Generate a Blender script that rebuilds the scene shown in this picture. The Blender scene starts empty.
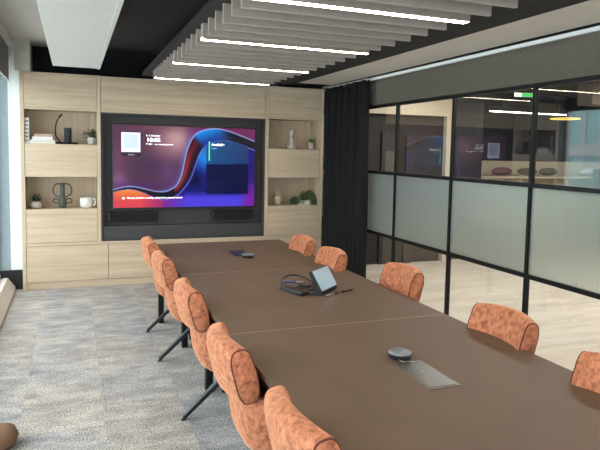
import bpy, bmesh, math, random
from mathutils import Vector, Matrix, Euler
random.seed(7)
SC = bpy.context.scene
COL = SC.collection
PI = math.pi

# ------------------------------------------------------------------ camera
CAM_H = 1.727
cd = bpy.data.cameras.new('camera'); cam = bpy.data.objects.new('camera', cd); COL.objects.link(cam)
yaw, pitch, roll = math.radians(21.2763), math.radians(4.7465), math.radians(1.1575)
fw = Vector((math.sin(yaw)*math.cos(pitch), math.cos(yaw)*math.cos(pitch), -math.sin(pitch)))
rt = Vector((math.cos(yaw), -math.sin(yaw), 0)); up = rt.cross(fw)
r2 = rt*math.cos(roll)+up*math.sin(roll); u2 = -rt*math.sin(roll)+up*math.cos(roll)
M = Matrix((r2, u2, -fw)).transposed().to_4x4(); M.translation = Vector((0, 0, CAM_H))
cam.matrix_world = M
cd.sensor_width = 36; cd.lens = 597.2/600*36
cd.shift_x = -(305.13-300)/600; cd.shift_y = -(225-200.89)/600
cd.clip_start = .05; cd.clip_end = 300
SC.camera = cam
# ------------------------------------------------------------------ view, world, daylight
vs = SC.view_settings
vs.view_transform = 'Standard'; vs.look = 'None'; vs.gamma = 1; vs.use_curve_mapping = False
vs.exposure = 0.38
wd = bpy.data.worlds.new('world'); SC.world = wd; wd.use_nodes = True
bg = wd.node_tree.nodes['Background']; bg.inputs[0].default_value = (.90, .955, 1.0, 1); bg.inputs[1].default_value = 4.2

def area(name, loc, rot, sx, sy, power, col):
    l = bpy.data.lights.new(name, 'AREA'); l.shape = 'RECTANGLE'; l.size = sx; l.size_y = sy
    l.energy = power; l.color = col
    o = bpy.data.objects.new(name, l); COL.objects.link(o); o.location = loc; o.rotation_euler = rot
    return o
# sky portals lying in the window openings (they only guide sampling of the sky)
for nm, loc, rot, sx, sy in (('window_portal', (-.93, 2.25, 1.38), (0, -PI/2, 0), 2.45, 11.2), ('window_portal_end', (1.3, -3.52, 1.5), (PI/2, 0, 0), 3.6, 2.2)):
    o = area(nm, loc, rot, sx, sy, 1, (1, 1, 1)); o.data.cycles.is_portal = True

# ------------------------------------------------------------------ helpers
def lin(c):
    return tuple((x/255/12.92 if x/255 <= .04045 else ((x/255+.055)/1.055)**2.4) for x in c)
def newmat(name):
    m = bpy.data.materials.new(name); m.use_nodes = True
    nt = m.node_tree; b = nt.nodes['Principled BSDF']
    return m, nt, b
def N(nt, t, **kw):
    n = nt.nodes.new(t)
    for k, v in kw.items():
        if k in n.inputs: n.inputs[k].default_value = v
        else: setattr(n, k, v)
    return n
def L(nt, a, b): nt.links.new(a, b)
def rgba(c): return (*lin(c), 1)
def ramp(nt, stops):
    r = nt.nodes.new('ShaderNodeValToRGB'); e = r.color_ramp.elements
    while len(e) < len(stops): e.new(.5)
    for i, (p, c) in enumerate(stops): e[i].position = p; e[i].color = rgba(c)
    return r
def flat(name, c, rough=.5, metal=0, bump=0, bscale=200, spec=.5, var=.02):
    """plain material with a slight procedural mottling"""
    m, nt, b = newmat(name)
    tc = N(nt, 'ShaderNodeTexCoord'); no = N(nt, 'ShaderNodeTexNoise'); no.inputs['Scale'].default_value = bscale/8
    L(nt, tc.outputs['Object'], no.inputs['Vector'])
    r = ramp(nt, [(.3, tuple(x*(1-var) for x in c)), (.7, tuple(min(255, x*(1+var)) for x in c))])
    L(nt, no.outputs['Fac'], r.inputs[0]); L(nt, r.outputs[0], b.inputs['Base Color'])
    b.inputs['Roughness'].default_value = rough; b.inputs['Metallic'].default_value = metal
    b.inputs['Specular IOR Level'].default_value = spec
    if bump:
        n2 = N(nt, 'ShaderNodeTexNoise'); n2.inputs['Scale'].default_value = bscale
        L(nt, tc.outputs['Object'], n2.inputs['Vector'])
        bp = N(nt, 'ShaderNodeBump'); bp.inputs['Strength'].default_value = bump; bp.inputs['Distance'].default_value = .004
        L(nt, n2.outputs['Fac'], bp.inputs['Height']); L(nt, bp.outputs[0], b.inputs['Normal'])
    return m
def emit(name, c, s):
    m, nt, b = newmat(name)
    b.inputs['Base Color'].default_value = rgba(c); b.inputs['Emission Color'].default_value = rgba(c)
    b.inputs['Emission Strength'].default_value = s
    return m
def wood(name, axis, c1, c2, c3, sc=1.0, rough=.5):
    """grain running along the given axis (0 x, 1 y, 2 z)"""
    m, nt, b = newmat(name)
    tc = N(nt, 'ShaderNodeTexCoord'); mp = N(nt, 'ShaderNodeMapping')
    s = [20*sc]*3; s[axis] = .9*sc; mp.inputs['Scale'].default_value = s
    L(nt, tc.outputs['Object'], mp.inputs[0])
    n1 = N(nt, 'ShaderNodeTexNoise'); n1.inputs['Scale'].default_value = 1.0; n1.inputs['Detail'].default_value = 5; n1.inputs['Distortion'].default_value = .6
    L(nt, mp.outputs[0], n1.inputs['Vector'])
    mp2 = N(nt, 'ShaderNodeMapping'); s2 = [140*sc]*3; s2[axis] = 3*sc; mp2.inputs['Scale'].default_value = s2
    L(nt, tc.outputs['Object'], mp2.inputs[0])
    n2 = N(nt, 'ShaderNodeTexNoise'); n2.inputs['Scale'].default_value = 1.0; n2.inputs['Detail'].default_value = 2
    L(nt, mp2.outputs[0], n2.inputs['Vector'])
    mx = N(nt, 'ShaderNodeMath', operation='MULTIPLY_ADD'); mx.inputs[1].default_value = .35
    ad = N(nt, 'ShaderNodeMath', operation='MULTIPLY'); ad.inputs[1].default_value = .65
    L(nt, n1.outputs['Fac'], ad.inputs[0]); L(nt, n2.outputs['Fac'], mx.inputs[0]); L(nt, ad.outputs[0], mx.inputs[2])
    r = ramp(nt, [(.34, c1), (.5, c2), (.66, c3)]); L(nt, mx.outputs[0], r.inputs[0])
    L(nt, r.outputs[0], b.inputs['Base Color']); b.inputs['Roughness'].default_value = rough
    return m

class MB:
    """collects shapes and links them as one mesh object"""
    def __init__(s): s.bm = bmesh.new()
    def box(s, x0, x1, y0, y1, z0, z1, bev=0, rot=None, piv=None):
        r = bmesh.ops.create_cube(s.bm, size=1)
        vs = r['verts']
        for v in vs:
            v.co = Vector(((x0+x1)/2+v.co.x*(x1-x0), (y0+y1)/2+v.co.y*(y1-y0), (z0+z1)/2+v.co.z*(z1-z0)))
        if rot is not None:
            pv = Vector(piv) if piv else Vector(((x0+x1)/2, (y0+y1)/2, (z0+z1)/2))
            R = Euler(rot).to_matrix()
            for v in vs: v.co = pv+R@(v.co-pv)
        if bev:
            es = list({e for v in vs for e in v.link_edges})
            bmesh.ops.bevel(s.bm, geom=es, offset=bev, segments=2, affect='EDGES', profile=.5)
        return s
    def hexa(s, lo, hi):
        """prism between two equal polygons"""
        a = [s.bm.verts.new(p) for p in lo]; b = [s.bm.verts.new(p) for p in hi]
        n = len(a)
        s.bm.faces.new(a[::-1]); s.bm.faces.new(b)
        for i in range(n): s.bm.faces.new((a[i], a[(i+1) % n], b[(i+1) % n], b[i]))
        return s
    def tube(s, pts, r, n=8, closed=False, r1=None):
        pts = [Vector(p) for p in pts]; m = len(pts); rings = []
        prev = None
        for i, p in enumerate(pts):
            if closed: t = (pts[(i+1) % m]-pts[i-1]).normalized()
            else: t = (pts[min(i+1, m-1)]-pts[max(i-1, 0)]).normalized()
            if prev is None:
                a = Vector((0, 0, 1)) if abs(t.z) < .9 else Vector((1, 0, 0))
                nx = t.cross(a).normalized()
            else: nx = (prev-t*prev.dot(t)).normalized()
            prev = nx; ny = t.cross(nx)
            rr = r if r1 is None else r+(r1-r)*i/(m-1)
            rings.append([s.bm.verts.new(p+(nx*math.cos(2*PI*k/n)+ny*math.sin(2*PI*k/n))*rr) for k in range(n)])
        for i in range(m if closed else m-1):
            A, B = rings[i], rings[(i+1) % m]
            for k in range(n): s.bm.faces.new((A[k], A[(k+1) % n], B[(k+1) % n], B[k]))
        if not closed:
            s.bm.faces.new(rings[0][::-1]); s.bm.faces.new(rings[-1])
        return s
    def lathe(s, prof, c=(0, 0, 0), n=28):
        rings = []
        for (r, z) in prof:
            if r < 1e-5: rings.append([s.bm.verts.new((c[0], c[1], c[2]+z))])
            else: rings.append([s.bm.verts.new((c[0]+r*math.cos(2*PI*k/n), c[1]+r*math.sin(2*PI*k/n), c[2]+z)) for k in range(n)])
        for A, B in zip(rings, rings[1:]):
            for k in range(n):
                k2 = (k+1) % n
                if len(A) == 1 and len(B) == 1: continue
                if len(A) == 1: s.bm.faces.new((A[0], B[k2], B[k]))
                elif len(B) == 1: s.bm.faces.new((A[k], A[k2], B[0]))
                else: s.bm.faces.new((A[k], A[k2], B[k2], B[k]))
        if len(rings[0]) > 1: s.bm.faces.new(rings[0][::-1])
        if len(rings[-1]) > 1: s.bm.faces.new(rings[-1])
        return s
    def loft(s, rings, cap=True):
        R = [[s.bm.verts.new(p) for p in r] for r in rings]; n = len(R[0])
        for A, B in zip(R, R[1:]):
            for k in range(n): s.bm.faces.new((A[k], A[(k+1) % n], B[(k+1) % n], B[k]))
        if cap: s.bm.faces.new(R[0][::-1]); s.bm.faces.new(R[-1])
        return s
    def build(s, name, mat, parent=None, smooth=False):
        bmesh.ops.recalc_face_normals(s.bm, faces=s.bm.faces)
        me = bpy.data.meshes.new(name); s.bm.to_mesh(me); s.bm.free()
        for p in me.polygons: p.use_smooth = smooth
        me.materials.append(mat)
        o = bpy.data.objects.new(name, me); COL.objects.link(o)
        if parent is not None: o.parent = parent
        return o
def tag(o, label, cat, group=None, kind=None):
    o['label'] = label; o['category'] = cat
    if group: o['group'] = group
    if kind: o['kind'] = kind
    return o
def empty(name, loc=(0, 0, 0), rz=0):
    o = bpy.data.objects.new(name, None); COL.objects.link(o); o.location = loc; o.rotation_euler = (0, 0, rz)
    o.empty_display_size = .1
    return o
def struct(o, label=None, cat=None):
    o['kind'] = 'structure'
    if label: o['label'] = label; o['category'] = cat or 'wall'
    return o
def children(o): return [c for c in bpy.data.objects if c.parent == o]
def copy_tree(o, parent=None):
    c = o.copy(); COL.objects.link(c); c.parent = parent
    for ch in children(o): copy_tree(ch, c)
    return c

# ------------------------------------------------------------------ materials
M_oak = wood('pale_oak', 0, (188, 168, 143), (201, 182, 157), (212, 195, 171))
M_oak_v = wood('pale_oak_upright', 2, (188, 168, 143), (201, 182, 157), (212, 195, 171))
M_plaster = flat('grey_plaster', (206, 206, 201), .8)
M_white = flat('white_paint', (222, 226, 226), .55)
M_raft = flat('white_raft', (200, 202, 200), .7)
M_bulk = flat('grey_green_paint', (108, 101, 93), .9, spec=.15)
M_dark = flat('charcoal_paint', (34, 34, 36), .85)
M_navy = flat('dark_navy_paint', (22, 26, 34), .85)
M_niche = flat('graphite_panel', (62, 61, 64), .6)
M_black = flat('black_metal', (12, 13, 14), .5, spec=.3)
M_blackpl = flat('black_plastic', (24, 25, 28), .4)
M_tile = flat('mineral_tile', (222, 214, 204), .9)
M_trim = flat('pale_trim', (205, 208, 206), .5)
M_felt = flat('grey_felt', (176, 166, 160), .95, bump=.3)
M_curt = flat('black_curtain_cloth', (15, 15, 17), .95, bump=.3, bscale=400)
M_seam = flat('edge_band_glint', (138, 120, 104), .45)  # paler than the tops: glint of the edge bands put into the colour
M_silver = flat('brushed_silver', (170, 170, 168), .3, metal=.9)
M_whitec = flat('white_ceramic', (226, 224, 220), .35)
M_blind = flat('grey_blind_fabric', (118, 120, 118), .9)
M_sill = flat('pale_wood_sill', (226, 217, 208), .5)
M_leg = flat('black_chair_metal', (26, 30, 36), .4)

def table_mat():
    m, nt, b = newmat('taupe_laminate')
    tc = N(nt, 'ShaderNodeTexCoord'); n = N(nt, 'ShaderNodeTexNoise'); n.inputs['Scale'].default_value = 3; n.inputs['Detail'].default_value = 4
    L(nt, tc.outputs['Object'], n.inputs['Vector'])
    r = ramp(nt, [(.3, (93, 76, 63)), (.7, (99, 81, 67))]); L(nt, n.outputs['Fac'], r.inputs[0]); L(nt, r.outputs[0], b.inputs['Base Color'])
    b.inputs['Roughness'].default_value = .55; b.inputs['Specular IOR Level'].default_value = .25
    return m
M_table = table_mat()

def carpet_mat(name, tile, cols, stretch=(4, 8.5), speck=(162, 162, 162)):
    m, nt, b = newmat(name)
    tc0 = N(nt, 'ShaderNodeTexCoord'); tc_ = N(nt, 'ShaderNodeMapping'); tc_.inputs['Location'].default_value = (-.17, .2, 0); L(nt, tc0.outputs['Object'], tc_.inputs[0])
    class tc: outputs = {'Object': tc_.outputs[0]}
    sep = N(nt, 'ShaderNodeSeparateXYZ'); L(nt, tc.outputs['Object'], sep.inputs[0])
    br = N(nt, 'ShaderNodeTexBrick'); br.offset = .5
    br.inputs['Color1'].default_value = (0, 0, 0, 1); br.inputs['Color2'].default_value = (1, 1, 1, 1); br.inputs['Mortar'].default_value = (.45, .45, .45, 1)
    br.inputs['Scale'].default_value = 1; br.inputs['Mortar Size'].default_value = .0015; br.inputs['Brick Width'].default_value = tile[1]; br.inputs['Row Height'].default_value = tile[0]
    sw = N(nt, 'ShaderNodeCombineXYZ'); L(nt, sep.outputs['Y'], sw.inputs['X']); L(nt, sep.outputs['X'], sw.inputs['Y'])
    L(nt, sw.outputs[0], br.inputs['Vector'])
    # streaks shifted from tile to tile
    off = N(nt, 'ShaderNodeVectorMath', operation='SCALE'); L(nt, br.outputs['Color'], off.inputs[0]); off.inputs['Scale'].default_value = 7
    ad = N(nt, 'ShaderNodeVectorMath', operation='ADD'); L(nt, tc.outputs['Object'], ad.inputs[0]); L(nt, off.outputs[0], ad.inputs[1])
    mp = N(nt, 'ShaderNodeMapping'); mp.inputs['Scale'].default_value = (stretch[0], stretch[1], 1); L(nt, ad.outputs[0], mp.inputs[0])
    n1 = N(nt, 'ShaderNodeTexNoise'); n1.inputs['Scale'].default_value = 1; n1.inputs['Detail'].default_value = 5; n1.inputs['Roughness'].default_value = .65
    L(nt, mp.outputs[0], n1.inputs['Vector'])
    r1 = ramp(nt, [(.34, cols[0]), (.5, cols[1]), (.64, cols[2])]); L(nt, n1.outputs['Fac'], r1.inputs[0])
    # warm and cool patches
    n2 = N(nt, 'ShaderNodeTexNoise'); n2.inputs['Scale'].default_value = .9; n2.inputs['Detail'].default_value = 3
    L(nt, ad.outputs[0], n2.inputs['Vector'])
    r2_ = ramp(nt, [(.42, cols[3]), (.58, cols[4])]); L(nt, n2.outputs['Fac'], r2_.inputs[0])
    mix = N(nt, 'ShaderNodeMix', data_type='RGBA', blend_type='MIX'); mix.inputs[0].default_value = .38
    L(nt, r1.outputs[0], mix.inputs[6]); L(nt, r2_.outputs[0], mix.inputs[7])
    # pile speckle
    n3 = N(nt, 'ShaderNodeTexNoise'); n3.inputs['Scale'].default_value = 95; n3.inputs['Detail'].default_value = 3
    L(nt, tc.outputs['Object'], n3.inputs['Vector'])
    r3 = ramp(nt, [(.36, speck), (.62, (255, 255, 255))]); L(nt, n3.outputs['Fac'], r3.inputs[0])
    mu = N(nt, 'ShaderNodeMix', data_type='RGBA', blend_type='MULTIPLY'); mu.inputs[0].default_value = 1
    L(nt, mix.outputs[2], mu.inputs[6]); L(nt, r3.outputs[0], mu.inputs[7])
    L(nt, mu.outputs[2], b.inputs['Base Color']); b.inputs['Roughness'].default_value = .95; b.inputs['Specular IOR Level'].default_value = .15
    bp = N(nt, 'ShaderNodeBump'); bp.inputs['Strength'].default_value = .5; bp.inputs['Distance'].default_value = .006
    L(nt, n3.outputs['Fac'], bp.inputs['Height']); L(nt, bp.outputs[0], b.inputs['Normal'])
    return m
M_carpet = carpet_mat('patchwork_carpet', (.5, 1.0), ((140, 141, 143), (184, 182, 179), (218, 214, 209), (180, 182, 185), (206, 195, 180)))
M_cfloor = carpet_mat('cream_corridor_floor', (1.2, 1.2), ((176, 165, 149), (196, 186, 170), (210, 201, 187), (196, 188, 177), (204, 192, 174)), stretch=(1.2, 6), speck=(236, 236, 236))

def velvet():
    m, nt, b = newmat('rust_velvet')
    tc = N(nt, 'ShaderNodeTexCoord')
    oi = N(nt, 'ShaderNodeObjectInfo')
    ad = N(nt, 'ShaderNodeVectorMath', operation='ADD'); L(nt, tc.outputs['Object'], ad.inputs[0]); L(nt, oi.outputs['Location'], ad.inputs[1])
    n = N(nt, 'ShaderNodeTexNoise'); n.inputs['Scale'].default_value = 34; n.inputs['Detail'].default_value = 6; n.inputs['Roughness'].default_value = .72; n.inputs['Distortion'].default_value = .35
    L(nt, ad.outputs[0], n.inputs['Vector'])
    r = ramp(nt, [(.34, (124, 74, 54)), (.47, (168, 104, 76)), (.62, (200, 132, 98))]); L(nt, n.outputs['Fac'], r.inputs[0])
    L(nt, r.outputs[0], b.inputs['Base Color']); b.inputs['Roughness'].default_value = .8; b.inputs['Specular IOR Level'].default_value = .2
    b.inputs['Sheen Weight'].default_value = .8; b.inputs['Sheen Roughness'].default_value = .4; b.inputs['Sheen Tint'].default_value = rgba((255, 190, 150))
    bp = N(nt, 'ShaderNodeBump'); bp.inputs['Strength'].default_value = .35; bp.inputs['Distance'].default_value = .006
    L(nt, n.outputs['Fac'], bp.inputs['Height']); L(nt, bp.outputs[0], b.inputs['Normal'])
    return m
M_velvet = velvet()
M_piping = flat('dark_rust_piping', (92, 46, 32), .8)

def glass(name, tint=(250, 251, 250), boost=1.7):
    """thin architectural pane: see-through plus a mirror share that grows towards grazing"""
    m = bpy.data.materials.new(name); m.use_nodes = True; nt = m.node_tree; nt.nodes.clear()
    out = N(nt, 'ShaderNodeOutputMaterial'); tr = N(nt, 'ShaderNodeBsdfTransparent'); gl = N(nt, 'ShaderNodeBsdfGlossy')
    tr.inputs[0].default_value = rgba(tint); gl.inputs['Roughness'].default_value = 0.0; gl.inputs[0].default_value = (1, 1, 1, 1)
    fr = N(nt, 'ShaderNodeFresnel'); fr.inputs['IOR'].default_value = 1.5
    ge = N(nt, 'ShaderNodeNewGeometry'); iv = N(nt, 'ShaderNodeMath', operation='SUBTRACT'); iv.inputs[0].default_value = 1
    L(nt, ge.outputs['Backfacing'], iv.inputs[1])
    mu = N(nt, 'ShaderNodeMath', operation='MULTIPLY'); L(nt, fr.outputs[0], mu.inputs[0]); L(nt, iv.outputs[0], mu.inputs[1])
    m2 = N(nt, 'ShaderNodeMath', operation='MULTIPLY', use_clamp=True); L(nt, mu.outputs[0], m2.inputs[0]); m2.inputs[1].default_value = boost
    mx = N(nt, 'ShaderNodeMixShader'); L(nt, m2.outputs[0], mx.inputs[0]); L(nt, tr.outputs[0], mx.inputs[1]); L(nt, gl.outputs[0], mx.inputs[2])
    L(nt, mx.outputs[0], out.inputs[0])
    return m
M_glass = glass('clear_glass')
def reeded():
    m = bpy.data.materials.new('reeded_glass'); m.use_nodes = True; nt = m.node_tree; nt.nodes.clear()
    out = N(nt, 'ShaderNodeOutputMaterial')
    tc = N(nt, 'ShaderNodeTexCoord'); wv = N(nt, 'ShaderNodeTexWave', wave_type='BANDS', bands_direction='Y', wave_profile='SIN')
    wv.inputs['Scale'].default_value = 14; wv.inputs['Distortion'].default_value = 0
    L(nt, tc.outputs['Object'], wv.inputs['Vector'])
    bp = N(nt, 'ShaderNodeBump'); bp.inputs['Strength'].default_value = .35; bp.inputs['Distance'].default_value = .004
    L(nt, wv.outputs['Fac'], bp.inputs['Height'])
    rf = N(nt, 'ShaderNodeBsdfRefraction'); rf.inputs['IOR'].default_value = 1.22; rf.inputs['Roughness'].default_value = .3; rf.inputs[0].default_value = rgba((244, 248, 244))
    df = N(nt, 'ShaderNodeBsdfDiffuse'); df.inputs[0].default_value = rgba((162, 172, 168))
    tl = N(nt, 'ShaderNodeBsdfTranslucent'); tl.inputs[0].default_value = rgba((220, 228, 222))
    gl = N(nt, 'ShaderNodeBsdfGlossy'); gl.inputs['Roughness'].default_value = .28
    
    a = N(nt, 'ShaderNodeMixShader'); a.inputs[0].default_value = .45; L(nt, tl.outputs[0], a.inputs[1]); L(nt, df.outputs[0], a.inputs[2])
    b = N(nt, 'ShaderNodeMixShader'); b.inputs[0].default_value = .72; L(nt, a.outputs[0], b.inputs[1]); L(nt, rf.outputs[0], b.inputs[2])
    fr = N(nt, 'ShaderNodeFresnel'); fr.inputs['IOR'].default_value = 1.5
    c = N(nt, 'ShaderNodeMixShader'); L(nt, fr.outputs[0], c.inputs[0]); L(nt, b.outputs[0], c.inputs[1]); L(nt, gl.outputs[0], c.inputs[2])
    L(nt, c.outputs[0], out.inputs[0])
    return m
M_reed = reeded()
M_led = emit('led_strip_white', (255, 234, 204), 26)
M_cled = emit('corridor_led_white', (255, 252, 246), 9)

# ================================================================== STRUCTURE
CEIL = 2.64; G = 3.45; HI = 2.95
b = MB(); b.box(-.95, G, -3.4, 8.3, -.1, 0); struct(b.build('floor', M_carpet))
b = MB(); b.box(G, 13.0, -3.4, 9.6, -.1, -.001); struct(b.build('floor.001', M_cfloor))
b = MB(); b.box(-.95, 3.6, 8.2, 8.35, 0, HI); struct(b.build('wall_back', M_navy))
# grey pier above the left end of the cabinets and the white column beside them
b = MB(); b.box(-.705, -.575, 7.86, 8.2, 0, HI); struct(b.build('wall_left', M_white))
b = MB(); b.box(-.95, -.705, 7.862, 8.2, 0, HI); struct(b.build('wall_left.002', flat('window_tone_panel', (140, 158, 166), .6)))  # opaque panel added in the tone of the bluish window glass
b = MB(); b.box(-.62, -.455, 7.755, 8.2, 2.594, HI); struct(b.build('wall_back.001', M_plaster))
b = MB(); b.box(-.95, -.575, 7.845, 7.86, 0, .235); struct(b.build('baseboard_left', M_dark))
# ceilings: plaster along the window, dark void, dark baffle panel, pale tiles along the glass
b = MB(); b.box(-.95, .05, -3.4, 8.2, HI, HI+.1); struct(b.build('ceiling', M_plaster))
b = MB(); b.box(.05, 2.75, -3.4, 8.2, HI, HI+.1); struct(b.build('ceiling.001', M_dark))
b = MB(); b.box(.80, 2.729, -3.3, 7.62, 2.608, 2.65); b.box(2.73, 2.745, -3.3, 7.62, CEIL+.001, HI); struct(b.build('ceiling.002', M_dark))
b = MB(); b.box(2.746, 3.40, 7.625, 8.2, CEIL+.02, CEIL+.05); struct(b.build('ceiling.003', M_dark))  # dark sheet paints the shadow gap between tile end and cabinets
# tiles
b = MB(); ys = [7.62-.605*k for k in range(19)]
for y in ys:
    b.box(2.748, 3.345, y-.6, y, CEIL, CEIL+.02, bev=.002)
struct(b.build('ceiling.004', M_tile))
b = MB(); b.box(2.73, 2.75, -3.3, 7.63, CEIL-.004, CEIL+.03); struct(b.build('trim_1', M_trim))
b = MB(); b.box(3.346, G, -3.3, 7.8, CEIL+.045, CEIL+.06); b.box(3.41, G, -3.3, 7.8, CEIL-.006, CEIL+.045); struct(b.build('gap_shade', M_black))  # black pieces paint the shadow gap between tiles and pale trim
b = MB(); b.box(3.40, G, -3.3, 8.2, CEIL-.038, CEIL-.007); struct(b.build('trim_3', M_trim))
HEAD = 2.268
b = MB(); b.box(G-.02, G+.10, -3.3, 8.2, HEAD+.035, HI+.1); struct(b.build('wall_right', M_bulk))
# back wall of the room behind the camera, glazed
b = MB(); b.box(-.95, 3.6, -3.5, -3.4, 0, .4); b.box(-.95, 3.6, -3.5, -3.4, 2.6, HI); b.box(-.95, -.5, -3.5, -3.4, .4, 2.6); b.box(3.1, 3.6, -3.5, -3.4, .4, 2.6)
struct(b.build('wall_front', M_plaster))

m = MB()
for x in (-.5, .7, 1.9, 3.06): m.box(x, x+.04, -3.49, -3.42, .4, 2.6)
m.box(-.46, 3.06, -3.49, -3.42, .4, .45); m.box(-.46, 3.06, -3.49, -3.42, 2.55, 2.6); fr = struct(m.build('window_9', M_white))
m = MB(); m.box(-.46, 3.06, -3.46, -3.452, .45, 2.55); m.build('pane', M_glass, fr)
# --- window wall at the left
WX = -.80
b = MB(); b.box(WX-.12, WX, -3.4, 7.86, 0, .14); b.box(WX-.12, WX+.02, -3.4, 7.86, 2.62, HI)
struct(b.build('wall_left.001', M_white))
wy = [7.84, 6.1, 4.35, 2.6, .85, -.9, -2.65]
for i in range(len(wy)-1):
    y1, y0 = wy[i], wy[i+1]
    f = MB(); f.box(WX-.09, WX-.01, y0-.03, y0+.03, .14, 2.62); f.box(WX-.08, WX-.02, y0, y1, .14, .19); f.box(WX-.08, WX-.02, y0, y1, 2.57, 2.62)
    if i == 0: f.box(WX-.09, WX-.03, y1-.03, y1+.01, .14, 2.62)
    fr = struct(f.build('window_%d' % (i+1), M_white))
    g = MB(); g.box(WX-.06, WX-.052, y0+.03, y1-.03, .19, 2.57); g.build('pane', M_glass, fr)
# sloped perimeter sill
b = MB()
b.hexa([(-.80, -3.3, 0), (-.66, -3.3, 0), (-.66, -3.3, .035), (-.74, -3.3, .15), (-.80, -3.3, .15)],
       [(-.80, 7.83, 0), (-.66, 7.83, 0), (-.66, 7.83, .035), (-.74, 7.83, .15), (-.80, 7.83, .15)])
struct(b.build('trim_4', M_sill))

# --- glass partition (one window object per bay)
MY = [8.17, 7.09, 6.005, 4.92, 3.83, 2.74, 1.655, .57, -.52, -1.6, -2.69]
T1, T2 = 1.490, .749
for i in range(len(MY)-1):
    y1, y0 = MY[i], MY[i+1]
    f = MB(); w = .015
    f.box(G-.02, G+.02, y0-w, y0+w, 0, HEAD+.035)
    f.box(G-.024, G+.024, y0, y1, HEAD, HEAD+.034)
    f.box(G-.019, G+.019, y0, y1, T1-.018, T1+.018); f.box(G-.019, G+.019, y0, y1, T2-.018, T2+.018); f.box(G-.019, G+.019, y0, y1, 0, .05)
    fr = struct(f.build('window_%d' % (10+i), M_black))
    g = MB(); g.box(G-.004, G+.004, y0+w, y1-w, T1+.018, HEAD); g.build('upper_pane', M_glass, fr)
    g = MB()
    # vertical reeds on the room side, about 22 mm apart
    ns = int((y1-y0-2*w)/.022)*6; a_, b_ = [], []
    for q in range(ns+1):
        yy = y0+w+(y1-y0-2*w)*q/ns; xx = G-.003-.0022*abs(math.sin(PI*q/6))
        a_.append((xx, yy, T2+.018)); b_.append((xx, yy, T1-.018))
    a_ += [(G+.003, y1-w, T2+.018), (G+.003, y0+w, T2+.018)]; b_ += [(G+.003, y1-w, T1-.018), (G+.003, y0+w, T1-.018)]
    g.hexa(a_, b_); o = g.build('reeded_pane', M_reed, fr)
    g = MB(); g.box(G-.004, G+.004, y0+w, y1-w, .05, T2-.018); g.build('lower_pane', M_glass, fr)

# ------------------------------------------------------------------ room beyond the glass
M_brown = flat('brown_grey_wall', (44, 37, 32), .8)
M_dbrown = flat('dark_brown_panel', (42, 36, 34), .6)
M_cream = flat('cream_wall', (196, 184, 160), .7)
M_bluewall = flat('slate_blue_wall', (30, 33, 46), .7)
M_cceil = flat('dark_taupe_ceiling', (42, 39, 39), .8)
M_purple = flat('dark_purple_panel', (22, 20, 28), .5)
b = MB(); b.box(3.56, 5.75, 8.15, 8.3, 0, 2.9); struct(b.build('wall_corridor', M_brown))
b = MB(); b.box(5.62, 13, 9.3, 9.45, 1.62, 2.95); struct(b.build('wall_corridor.001', M_bluewall))
b = MB(); b.box(5.62, 13, 9.28, 9.45, 0, 1.62); struct(b.build('wall_corridor.002', M_cream))
b = MB(); b.box(12.9, 13, -3.4, 9.3, 0, 2.95); struct(b.build('wall_corridor.003', M_brown))
b = MB(); b.box(3.56, 13, -3.5, -3.4, 0, 2.95); struct(b.build('wall_corridor.004', M_brown))
b = MB(); b.box(3.56, 13, -3.4, 9.4, 2.9, 3.0); struct(b.build('ceiling.005', M_cceil))
b = MB(); b.box(3.56, 5.62, 8.06, 8.15, 2.32, 2.9); b.box(5.52, 5.62, 8.06, 8.15, 0, 2.32); struct(b.build('trim_5', M_cream), 'cream portal frame seen through the glass', 'trim')
for (x0, x1, z1, mm) in ((4.40, 4.62, 2.05, M_dbrown), (4.83, 4.98, 2.0, M_dbrown)):
    b = MB(); b.box(x0, x1, 8.11, 8.15, .0, z1); o = b.build('wall_panel', mm)
    tag(o, 'tall dark brown wall panel behind the glass next to the curtain' if x0 < 4.5 else 'narrow dark wall panel inside the cream portal', 'panel')
b = MB(); b.box(5.70, 6.33, 8.2, 8.9, 0, 2.7, bev=.01); o = b.build('partition_screen', M_purple)
tag(o, 'dark purple free-standing screen beside the cream portal beyond the glass', 'screen')
b = MB(); b.box(6.4, 12.8, 8.75, 9.275, 1.315, 1.345, bev=.005); o = b.build('ledge', M_cream); tag(o, 'long cream ledge along the slate blue wall beyond the glass', 'shelf')
for k in range(6): b2 = MB(); b2.box(6.6+k*1.1, 6.66+k*1.1, 8.85, 9.275, 1.17, 1.315); b2.build('bracket', M_cream, o)
cush = [(7.39, 'pinkish brown oval cushion, leftmost on the cream ledge', (120, 92, 90)), (7.97, 'dark oval cushion on the ledge just left of a mullion', (60, 54, 56)), (8.47, 'dark pointed oval cushion on the ledge right of the mullion', (58, 52, 54)), (9.5, 'white oval cushion at the right end of the ledge', (214, 214, 212))]
for (x, lb, c) in cush:
    b = MB(); prof = []
    rings = []
    for k in range(11):
        t = -1+2*k/10; s_ = max(.06, (1-abs(t)**2.2)**.6)
        rings.append([(x+t*.23, 8.98+.10*s_*math.cos(a), 1.357+.075*(1+s_*math.sin(a))) for a in [2*PI*j/14 for j in range(14)]])
    b.loft(rings); o = b.build('oval_cushion', flat('cushion_cloth', c, .9), smooth=True); tag(o, lb, 'cushion', 'cushions on the cream ledge')
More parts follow.
